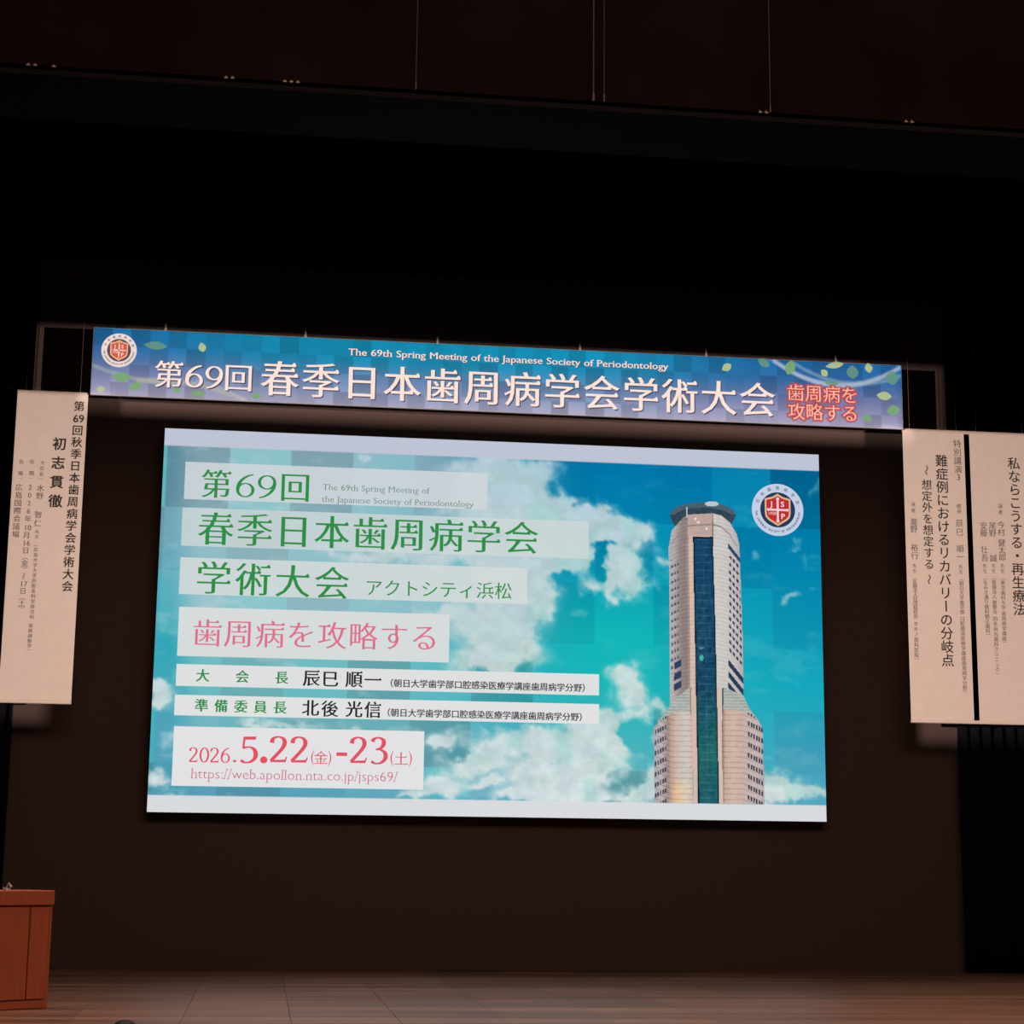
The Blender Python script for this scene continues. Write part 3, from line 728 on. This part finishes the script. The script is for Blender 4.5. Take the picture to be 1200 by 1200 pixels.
for cx, cy, l, wd, ang, mm in ((851.5,430.5,6.5,4.5,-35,g2),(895,425,8,5,30,g3),(926,431,9,6,-70,g1),(978,428,11,3.8,-12,g2),(966,437,5,4,45,g2),(999,436,8,7,85,g3),(1018,431,6,4.5,80,g2),
                       (1036,464,9,5,2,g2),(1047,481,8,6,-15,g1),(1016,490,6,4,20,g1),(1045,443,8,8,0,g3),(975,449,8,4,0,g3)): leaf(cx, cy, l, wd, ang, mm)
YP = DN-.0035
WH = ink((252,229,218)); SHD = ink((86,72,104), .75)
def ban_line(fn, label, wsh=1.0):
    i = Ink(); fn(i); s = m_per_px(YP, 600, 450)
    i.build(SHD, ban, YP+.001, dx=s*1.3*wsh, dz=-s*1.3*wsh, label='dark drop shadow of the lettering')
    i.build(WH, ban, YP, label=label)
ban_line(lambda i: latin(i, 'The 69th Spring Meeting of the Japanese Society of Periodontology', (408,416), 783, YP, 8.2, wx=.012, wy=.0, serif='slab'), 'white lettering', .5)
BM = dict(wx=.014, wy=-.003, serif='mincho')
def _a(i):
    cjk(i, '第', (198,438.5), (198,438.5), 35.5, YP, **BM); cjk(i, '回', (279.5,442.5), (279.5,442.5), 35.5, YP, **BM)
    latin(i, '69', (215.5,453), 262, YP, 26.5, wx=.10, wy=.045, serif='book')
ban_line(_a, 'white lettering')
ban_line(lambda i: cjk(i, '春季日本歯周病学会学術大会', (328,443.5), (887.5,468), 46, YP, **BM), 'large white lettering')
for txt, a_, b2 in (('歯周病を', (932.5,460), (995.5,463)), ('攻略する', (933.5,482), (996,484.5))):
    for k, (wgt, colr, al) in enumerate(((.11, (206,110,130), .30), (.075, (220,96,100), .5), (.04, (226,84,74), .85))):
        i = Ink(); cjk(i, txt, a_, b2, 21, YP, wx=wgt, wy=wgt); i.build(ink(colr, al), ban, YP+.0012-.0004*k, label='red glow around the lettering')
    i = Ink(); cjk(i, txt, a_, b2, 21, YP, wx=-.003, wy=-.012, serif='mincho'); i.build(ink((255,206,188)), ban, YP-.001, label='pale pink lettering')
emblem(ban, (139.5, 410.5), 20.8, DN-.002, ink, dict(ring=(238,222,218), navy=(96,74,84), gold=(244,190,150), red=(220,90,70), pale=(250,220,206), dark=(128,110,112)))
hook_m = pbr('hook_metal', (.62, .52, .46), .35, metal=.6); wire_m = pbr('wire_steel', (.25, .18, .14), .5, metal=.5)
for x in (194, 358, 513, 680, 828, 980):
    y_ = 384+(x-110)*(43.5/946.5); p = at(x, y_, DN); lp = Vector((p.x, DN+.02, BZ1))-ban.location
    wr = tube('hanging_wire', lp+Vector((0, 0, .085)), lp+Vector((0, 0, 3.2)), .0035, wire_m, ban, 6)
    bm = bmesh.new(); tube_bm(bm, lp+Vector((0, 0, -.01)), lp+Vector((0, 0, .035)), .018, 8); tube_bm(bm, lp+Vector((0, 0, .03)), lp+Vector((.006, 0, .06)), .010, 8); tube_bm(bm, lp+Vector((-.004, 0, .055)), lp+Vector((0, 0, .10)), .013, 8, .006)
    link('hook', bm_mesh(bm, 'hook'), hook_m, ban)

# ------------------------------------------------------------------ placards
cream = pbr('cream_paper_sheet', (.70, .60, .54), .9, bump=.15, scale=7, var=.03, spec=.1)
rail_m = pbr('cream_rail', (.74, .62, .55), .85)
dark_ink, mid_ink, thin_ink, faint_ink = dye(.035), dye(.07), dye(.15), dye(.24)
YS = DN+.08-.013
DP = DN+.08
def placard(label, sheets, ztop, zbot, x0, x1, group=None, wires=()):
    t = thing('hanging_placard', label, 'placard', ((x0+x1)/2, DP, zbot))
    for a, b2, zt, zb in sheets:
        box('sheet', ((a+b2)/2-(x0+x1)/2, 0, (zt+zb)/2-zbot), (b2-a, .016, zt-zb), cream, t, bev=.002)
    for z in (ztop-.02, zbot+.02):
        tube('rail', (x0-(x0+x1)/2, .004, z-zbot), (x1-(x0+x1)/2, .004, z-zbot), .024, rail_m, t, 10)
    for x in wires: tube('hanging_wire', (x-(x0+x1)/2, .01, ztop-zbot), (x-(x0+x1)/2, .01, ztop-zbot+4.0), .0035, wire_m, t, 6)
    return t
def sheet_line(t, m, items, label=None):
    i = Ink()
    for it in items: it(i)
    if m is dark_ink: return i.build(m, t, YS, label=label)
    o = i.build(m, t, YS, label=label, split=False); o['kind'] = 'stuff'; return o
def V(text, a, b2, em, w_=0.0): return lambda i: cjk(i, text, a, b2, em, YS, wx=w_, wy=w_, rots=True)
def L_(text, c, wpx, cap, w_=0.0): return lambda i: latin(i, text, (c[0]-wpx/2, c[1]+cap/2), c[0]+wpx/2, YS, cap, wx=w_, wy=w_)
# left placard
lx0 = at(21, 455, DP).x; lx1 = (at(104.5, 463, DP).x+at(82, 825, DP).x)/2; lt = at(60, 458.5, DP).z; lb_ = at(82, 825, DP).z
plL = placard('cream placard with vertical black writing at the left end of the banner', [(lx0, lx1, lt-.005, lb_+.005)], lt, lb_, lx0, lx1, wires=(lx0+.1, lx1-.1))
sheet_line(plL, dark_ink, [V('第', (93,476), (93,476), 13.2, .012), L_('69', (92,490), 13.5, 9.3, .012), V('回秋季日本歯周病学会学術大会', (91,504.2), (79,687), 13.2, .012)], 'bold black lettering')
sheet_line(plL, dark_ink, [V('初志貫徹', (70,520), (65,587), 16.5, .018)], 'large bold black lettering')
sheet_line(plL, thin_ink, [V('大会長：', (50,542), (48,562), 5.6), V('水野', (47.5,572), (46.7,581), 9), V('智仁', (45,603), (44.3,613), 9), V('先生', (43.6,623), (43.2,629), 5), V('（広島大学大学院医系科学研究科', (42.6,638), (37.5,723), 5.4), V('歯周病態学）', (36.2,733), (34,763), 5.4)], 'thin black lettering')
sheet_line(plL, thin_ink, [V('会', (37.5,541), (37.5,541), 6), V('期：', (37,554.5), (36.5,562), 6), V('2026年', (35.5,571), (33,608), 8.6, -.002), L_('10', (32.2,618), 9, 6.4), V('月', (31.5,627), (31.5,627), 8.6), L_('16', (31,636), 9, 6.4), V('日（金）〜', (30.3,645), (28,675), 8.4), L_('17', (27.6,684), 9, 6.4), V('日（土）', (27,692.5), (25,714), 8.4)], 'thin black lettering')
sheet_line(plL, thin_ink, [V('会', (25,541), (25,541), 6), V('場：', (24.2,554.5), (23.8,562), 6), V('広島国際会議場', (22.5,571), (18.5,626), 9)], 'thin black lettering')
# right placards, two sheets on shared rails
ra = at(1057.5, 502, DP).x; rb0 = (at(1132, 508, DP).x+at(1138.5, 843, DP).x)/2-.0; rb1 = rb0+.078; rc = rb1+(rb0-ra)
rtz = at(1057, 502, DP).z; rbz = at(1063, 846.5, DP).z
plR = placard('pair of cream placard sheets with vertical black writing at the right end of the banner', [(ra, rb0, rtz-.005, rbz+.005), (rb1, rc, rtz-.005, rbz+.005)], rtz, rbz, ra, rc, wires=(ra+.1, rb0-.1, rb1+.1, rc-.1))
sheet_line(plR, mid_ink, [V('特別講演', (1121.5,520), (1122.8,550), 9.6, -.004), V('3', (1123.2,559), (1123.2,559), 9.6)], 'thin black lettering')
sheet_line(plR, thin_ink, [V('座長', (1123.7,593), (1124,599), 5.6), V('辰巳', (1124.3,613), (1124.6,623.5), 9), V('順一', (1125.2,643), (1125.6,652.5), 9), V('先生', (1125.8,664), (1126,670), 5), V('（朝日大学歯学部', (1126.2,678), (1127.5,717), 5.6), V('口腔感染医療学講座歯周病学分野）', (1127.7,725), (1131,812), 5.6)], 'thin black lettering')
sheet_line(plR, dark_ink, [V('難症例におけるリカバリーの分岐点', (1103.3,540), (1110.6,773.6), 14.8, .008)], 'bold black lettering')
sheet_line(plR, dark_ink, [V('〜', (1085.8,551), (1085.8,551), 12), V('想定外を想定する', (1086,568), (1088.8,661), 12.6, .004), V('〜', (1089,679), (1089,679), 12)], 'black lettering')
sheet_line(plR, thin_ink, [V('演者', (1070,591), (1070.2,598), 5.6), V('瀧野', (1070.6,611.5), (1070.9,620), 9), V('裕行', (1071.5,641.5), (1071.9,651), 9), V('先生', (1071.6,663), (1071.8,669), 5), V('（医療法人社団裕和会', (1071.9,677), (1073,722), 5.6), V('タキノ歯科医院）', (1073.2,731), (1074.3,774), 5.6)], 'thin black lettering')
sheet_line(plR, dark_ink, [V('私ならこうする・再生療法', (1188,543), (1194.5,714), 15, .006)], 'bold black lettering')
sheet_line(plR, thin_ink, [V('演者', (1172.2,593), (1172.4,600), 5.6), V('今村', (1173,615), (1173.2,623.5), 9), V('健太郎', (1173.8,636), (1174.5,653), 9), V('先生', (1174.6,663), (1174.8,669), 5), V('（東京歯科大学', (1175,677), (1176,712), 5.6), V('歯周病学講座）', (1176.2,719), (1177.2,754), 5.6)], 'thin black lettering')
sheet_line(plR, thin_ink, [V('尾野', (1163,616), (1163.2,624.5), 9), V('誠', (1164,654), (1164,654), 9), V('先生', (1164.2,663), (1164.4,669), 5), V('（医療法人', (1164.8,677), (1165.3,699), 5.6), V('慈愛会', (1165.5,706), (1165.9,717), 5.6), V('四条烏丸歯科クリニック）', (1166.3,725), (1169,791), 5.6)], 'thin black lettering')
sheet_line(plR, thin_ink, [V('安藤', (1152.5,616), (1152.8,624.5), 9), V('壮吾', (1153.5,644), (1153.9,653.5), 9), V('先生', (1154,663), (1154.2,669), 5), V('（なみき通り歯科矯正歯科）', (1154.5,677), (1158,745), 5.6)], 'thin black lettering')

# ------------------------------------------------------------------ lectern
wood = bpy.data.materials.new('red_brown_veneer'); wood.use_nodes = True; nt = wood.node_tree; b = nt.nodes['Principled BSDF']
tc = nt.nodes.new('ShaderNodeTexCoord'); mp = nt.nodes.new('ShaderNodeMapping'); mp.inputs['Scale'].default_value = (22, 22, 1.2)
nz = nt.nodes.new('ShaderNodeTexNoise'); nz.inputs['Scale'].default_value = 2.2; nz.inputs['Detail'].default_value = 6; cr = nt.nodes.new('ShaderNodeValToRGB')
cr.color_ramp.elements[0].position = .3; cr.color_ramp.elements[1].position = .75
cr.color_ramp.elements[0].color = (.44, .105, .045, 1); cr.color_ramp.elements[1].color = (.54, .135, .058, 1)
nt.links.new(tc.outputs['Object'], mp.inputs[0]); nt.links.new(mp.outputs[0], nz.inputs['Vector']); nt.links.new(nz.outputs['Fac'], cr.inputs[0]); nt.links.new(cr.outputs[0], b.inputs['Base Color'])
b.inputs['Roughness'].default_value = .5
pr = atz(55, 1181.5); th = math.radians(38)
LH = at(63.5, 1044, pr.y).z; LW, LDp = .98, .62
# local frame: x along the front face to its right corner, y into the depth
ux = Vector((math.cos(th), math.sin(th), 0)); org = pr-ux*LW/2; org.z = 0.004
lec = thing('lectern', 'reddish brown wooden lectern standing at the left edge of the stage', 'lectern', org, th)
K = LH/1.15
box('plinth', (0, .30, .035), (LW-.0, LDp-.02, .07), wood, lec, bev=.004)
box('cabinet_body', (0, .31, .07+(LH-.19)/2), (LW-.03, LDp-.04, LH-.20), wood, lec, bev=.003)
def panels():
    pw = [(-LW/2+.03, -.12), (-.105, LW/2-.235), (LW/2-.22, LW/2-.03)]
    for a_, c_ in pw:
        box('front_panel', ((a_+c_)/2, .008, .075+(LH-.215)/2), (c_-a_, .03, LH-.225), wood, lec, bev=.004)
panels()
box('corner_post', (LW/2-.014, .012, .075+(LH-.215)/2), (.026, .03, LH-.215), wood, lec, bev=.003)
box('corner_post', (-LW/2+.014, .012, .075+(LH-.215)/2), (.026, .03, LH-.215), wood, lec, bev=.003)
box('top_slab', (0, .30, LH-.065), (LW+.012, LDp+.016, .13), wood, lec, bev=.006)
# short desk microphone lying on the lectern
mp_ = at(8, 1043, pr.y+.15)
mic = thing('desk_microphone', 'small grey microphone on its stand on top of the lectern', 'microphone', (mp_.x, mp_.y, LH+.005))
gm = pbr('mic_grey_metal', (.45, .44, .46), .35, metal=.4); wm = pbr('mic_white_button', (.9, .88, .86), .4)
tube('mic_base', (0, 0, 0), (0, 0, .014), .032, gm, mic, 20, r2=.026)
tube('gooseneck', (-.01, 0, .012), (.012, 0, .062), .0045, gm, mic, 8)
tube('mic_head', (.010, 0, .060), (.040, -.01, .022), .009, gm, mic, 12, r2=.013)
tube('mic_button', (-.024, -.022, .008), (-.024, -.022, .022), .009, wm, mic, 10)

# ------------------------------------------------------------------ small things on the stage and the header
sp = atz(146, 1206)
fln = thing('stage_floor_lamp', 'small black rounded lamp housing on the stage at the bottom edge left', 'lamp', (sp.x, sp.y, 0.004))
bm = bmesh.new(); bmesh.ops.create_uvsphere(bm, u_segments=24, v_segments=12, radius=1)
for v_ in bm.verts: v_.co = Vector((v_.co.x*.09, v_.co.y*.08, max(v_.co.z, -.2)*.055+.014))
link('lamp_housing', bm_mesh(bm, 'lamp_housing'), pbr('matte_black_casing', (.012, .011, .012), .6), fln)
tube('lamp_base', (0, 0, 0), (0, 0, .008), .085, pbr('matte_black_casing', (.012, .011, .012), .6), fln, 20)
# marking tape
a_, b2 = atz(300, 1174), atz(391, 1174.3)
tp = box('marking_tape', (0, 0, 0), (b2.x-a_.x, .018, .0016), pbr('pale_tape', (.62, .50, .42), .7), loc=((a_.x+b2.x)/2, (a_.y+b2.y)/2, .0022))
tp['label'] = 'thin pale strip of marking tape on the stage floor left of centre'; tp['category'] = 'tape'
# wires in front of the header and small brackets along its lower edge
for x, y1, lab, r_ in ((487, 117, 'thin hanging wire reaching the header edge left of centre', .003), (695.5, 130, 'brighter left wire of the close pair above the header edge', .005), (708, 131, 'faint right wire of the close pair above the header edge', .003), (903, 142, 'thin hanging wire at the right part of the header', .003)):
    p = at(x, y1, 14.93)
    t = thing('rigging_wire', lab, 'wire', (p.x, 14.93, ZL+.09))
    tube('wire', (0, 0, 0), (0, 0, 10.48-ZL-.09), r_, pbr('rig_wire_steel', (.11, .09, .08), .6, metal=.2), t, 6)
    tube('turnbuckle', (0, 0, -.02), (0, 0, .05), r_*2.4, pbr('rig_wire_steel', (.11, .09, .08), .6, metal=.2), t, 8)
fix_m = pbr('bracket_metal', (.30, .24, .19), .4, metal=.3)
for x, n_, lab in ((36, 2, 'pair of small metal brackets at the far left of the header edge'), (62, 1, 'single small metal bracket right of the far left pair on the header edge'), (268, 2, 'small metal brackets beside the largest bracket on the header edge'), (341, 3, 'largest cluster of small metal brackets on the header edge'),
                   (895, 2, 'small metal brackets below the right wire on the header edge'), (1066, 2, 'small metal brackets nearest the right end of the header edge')):
    p = at(x, 89+.06*x, 14.93)
    t = thing('rigging_bracket', lab, 'bracket', (p.x, 14.955, ZL+.062))
    for k in range(n_):
        bm = bmesh.new(); box_bm(bm, ((k-(n_-1)/2)*.055, -.012, .006), (.034, .03, .012), .002); tube_bm(bm, ((k-(n_-1)/2)*.055, -.012, .01), ((k-(n_-1)/2)*.055, -.012, .026), .007, 8)
        link('bracket', bm_mesh(bm, 'bracket'), fix_m, t)

# ------------------------------------------------------------------ side spotlights with framing shutters, outside the frame
def spotlight(label, pos, corners, dists, power, color=(1.0, .80, .70)):
    """corners: TL, TR, BR, BL of the lit patch on the backdrop; dists: distance of top, right, bottom, left shutter (nearer = softer edge)"""
    pos = Vector(pos); c = sum(corners, Vector())/4; ax = (c-pos).normalized()
    q = ax.to_track_quat('-Z', 'Y')
    l = bpy.data.lights.new('stage_spot_lamp', 'SPOT'); l.energy = power; l.color = color; l.shadow_soft_size = .0022
    ang = max(ax.angle(k-pos) for k in corners); l.spot_size = 2*(ang+.05); l.spot_blend = .0
    t = thing('stage_spotlight', label, 'spotlight', pos)
    lo = bpy.data.objects.new('lamp', l); C.objects.link(lo); lo.parent = t; lo.rotation_euler = q.to_euler()
    R3 = q.to_matrix(); X, Yv = R3@Vector((1, 0, 0)), R3@Vector((0, 1, 0))
    cr_ = sum(((k-pos)/((k-pos)@ax) for k in corners), Vector())/4
    for k in range(4):
        s = dists[k]; A, B = [((p-pos)/((p-pos)@ax))*s for p in (corners[k], corners[(k+1) % 4])]
        e = (B-A).normalized(); out = ((A+B)/2-cr_*s); out -= e*(out@e); out.normalize(); w_ = .55*s+.06; ex = .5*s+.05
        A2, B2 = A-e*ex, B+e*ex; th_ = ax*.003
        vs = [A2, B2, B2+out*w_, A2+out*w_]; vs += [v_+th_ for v_ in vs]
        link('shutter', mesh('shutter', vs, [(0,1,2,3), (7,6,5,4), (0,4,5,1), (1,5,6,2), (2,6,7,3), (3,7,4,0)]), pbr('shutter_black', (.004, .004, .004), .9), t)
    bm = bmesh.new(); g = bmesh.ops.create_cone(bm, cap_ends=False, segments=24, radius1=.16, radius2=.13, depth=.34)
    bmesh.ops.translate(bm, vec=(0, 0, .2), verts=g['verts']); bmesh.ops.rotate(bm, verts=g['verts'], cent=(0, 0, 0), matrix=R3)
    link('lamp_barrel', bm_mesh(bm, 'lamp_barrel'), pbr('matte_black_casing', (.012, .011, .012), .6), t)
    wx_ = 13.98 if pos.x > 0 else -9.48
    tube('wall_arm', Vector((0, 0, 0))-ax*.2, Vector((wx_-pos.x, 0, 0)), .03, pbr('matte_black_casing', (.012, .011, .012), .6), t, 10)
def bk(x, y): return at(x, y, DB)
def patch(xl, xr, zt, zb): return [Vector((xl, DB, zt)), Vector((xr, DB, zt)), Vector((xr, DB, zb)), Vector((xl, DB, zb))]
zt = bk(60, 381.5).z; zb = bk(300, 488).z
cast = lambda lx, xb: lx+(xb-lx)*(DB-3)/(DN-3)      # where a shutter edge set on the banner's end falls on the backdrop
spotlight('right side spotlight aimed across at the banner', (12.5, 3, 2.75), patch(bk(40, 400).x, cast(12.5, BX1+.02), zt, zb), (.8, 1.0, .4, 1.0), SPOT_W*.56)
spotlight('left side spotlight aimed across at the banner', (-8.7, 3, 3.35), patch(cast(-8.7, BX0-.02), bk(1106, 450).x, zt, zb), (.8, 1.0, .4, 1.0), SPOT_W*.54)
spotlight('right side spotlight framing the left placard', (12.3, 3, 2.0), patch(bk(-90, 640).x, bk(52, 840).x, bk(50, 458).z, bk(35, 846).z), (.9, .5, .45, 1.0), SPOT_W*.88)
spotlight('left side spotlight framing the right placards', (-8.5, 3, 2.6), patch(bk(1078, 860).x, bk(1330, 860).x, bk(1130, 506).z, bk(1100, 870).z), (.9, .5, .45, .8), SPOT_W*1.05)
bpy.data.objects.remove(_to); bpy.data.curves.remove(_txt)
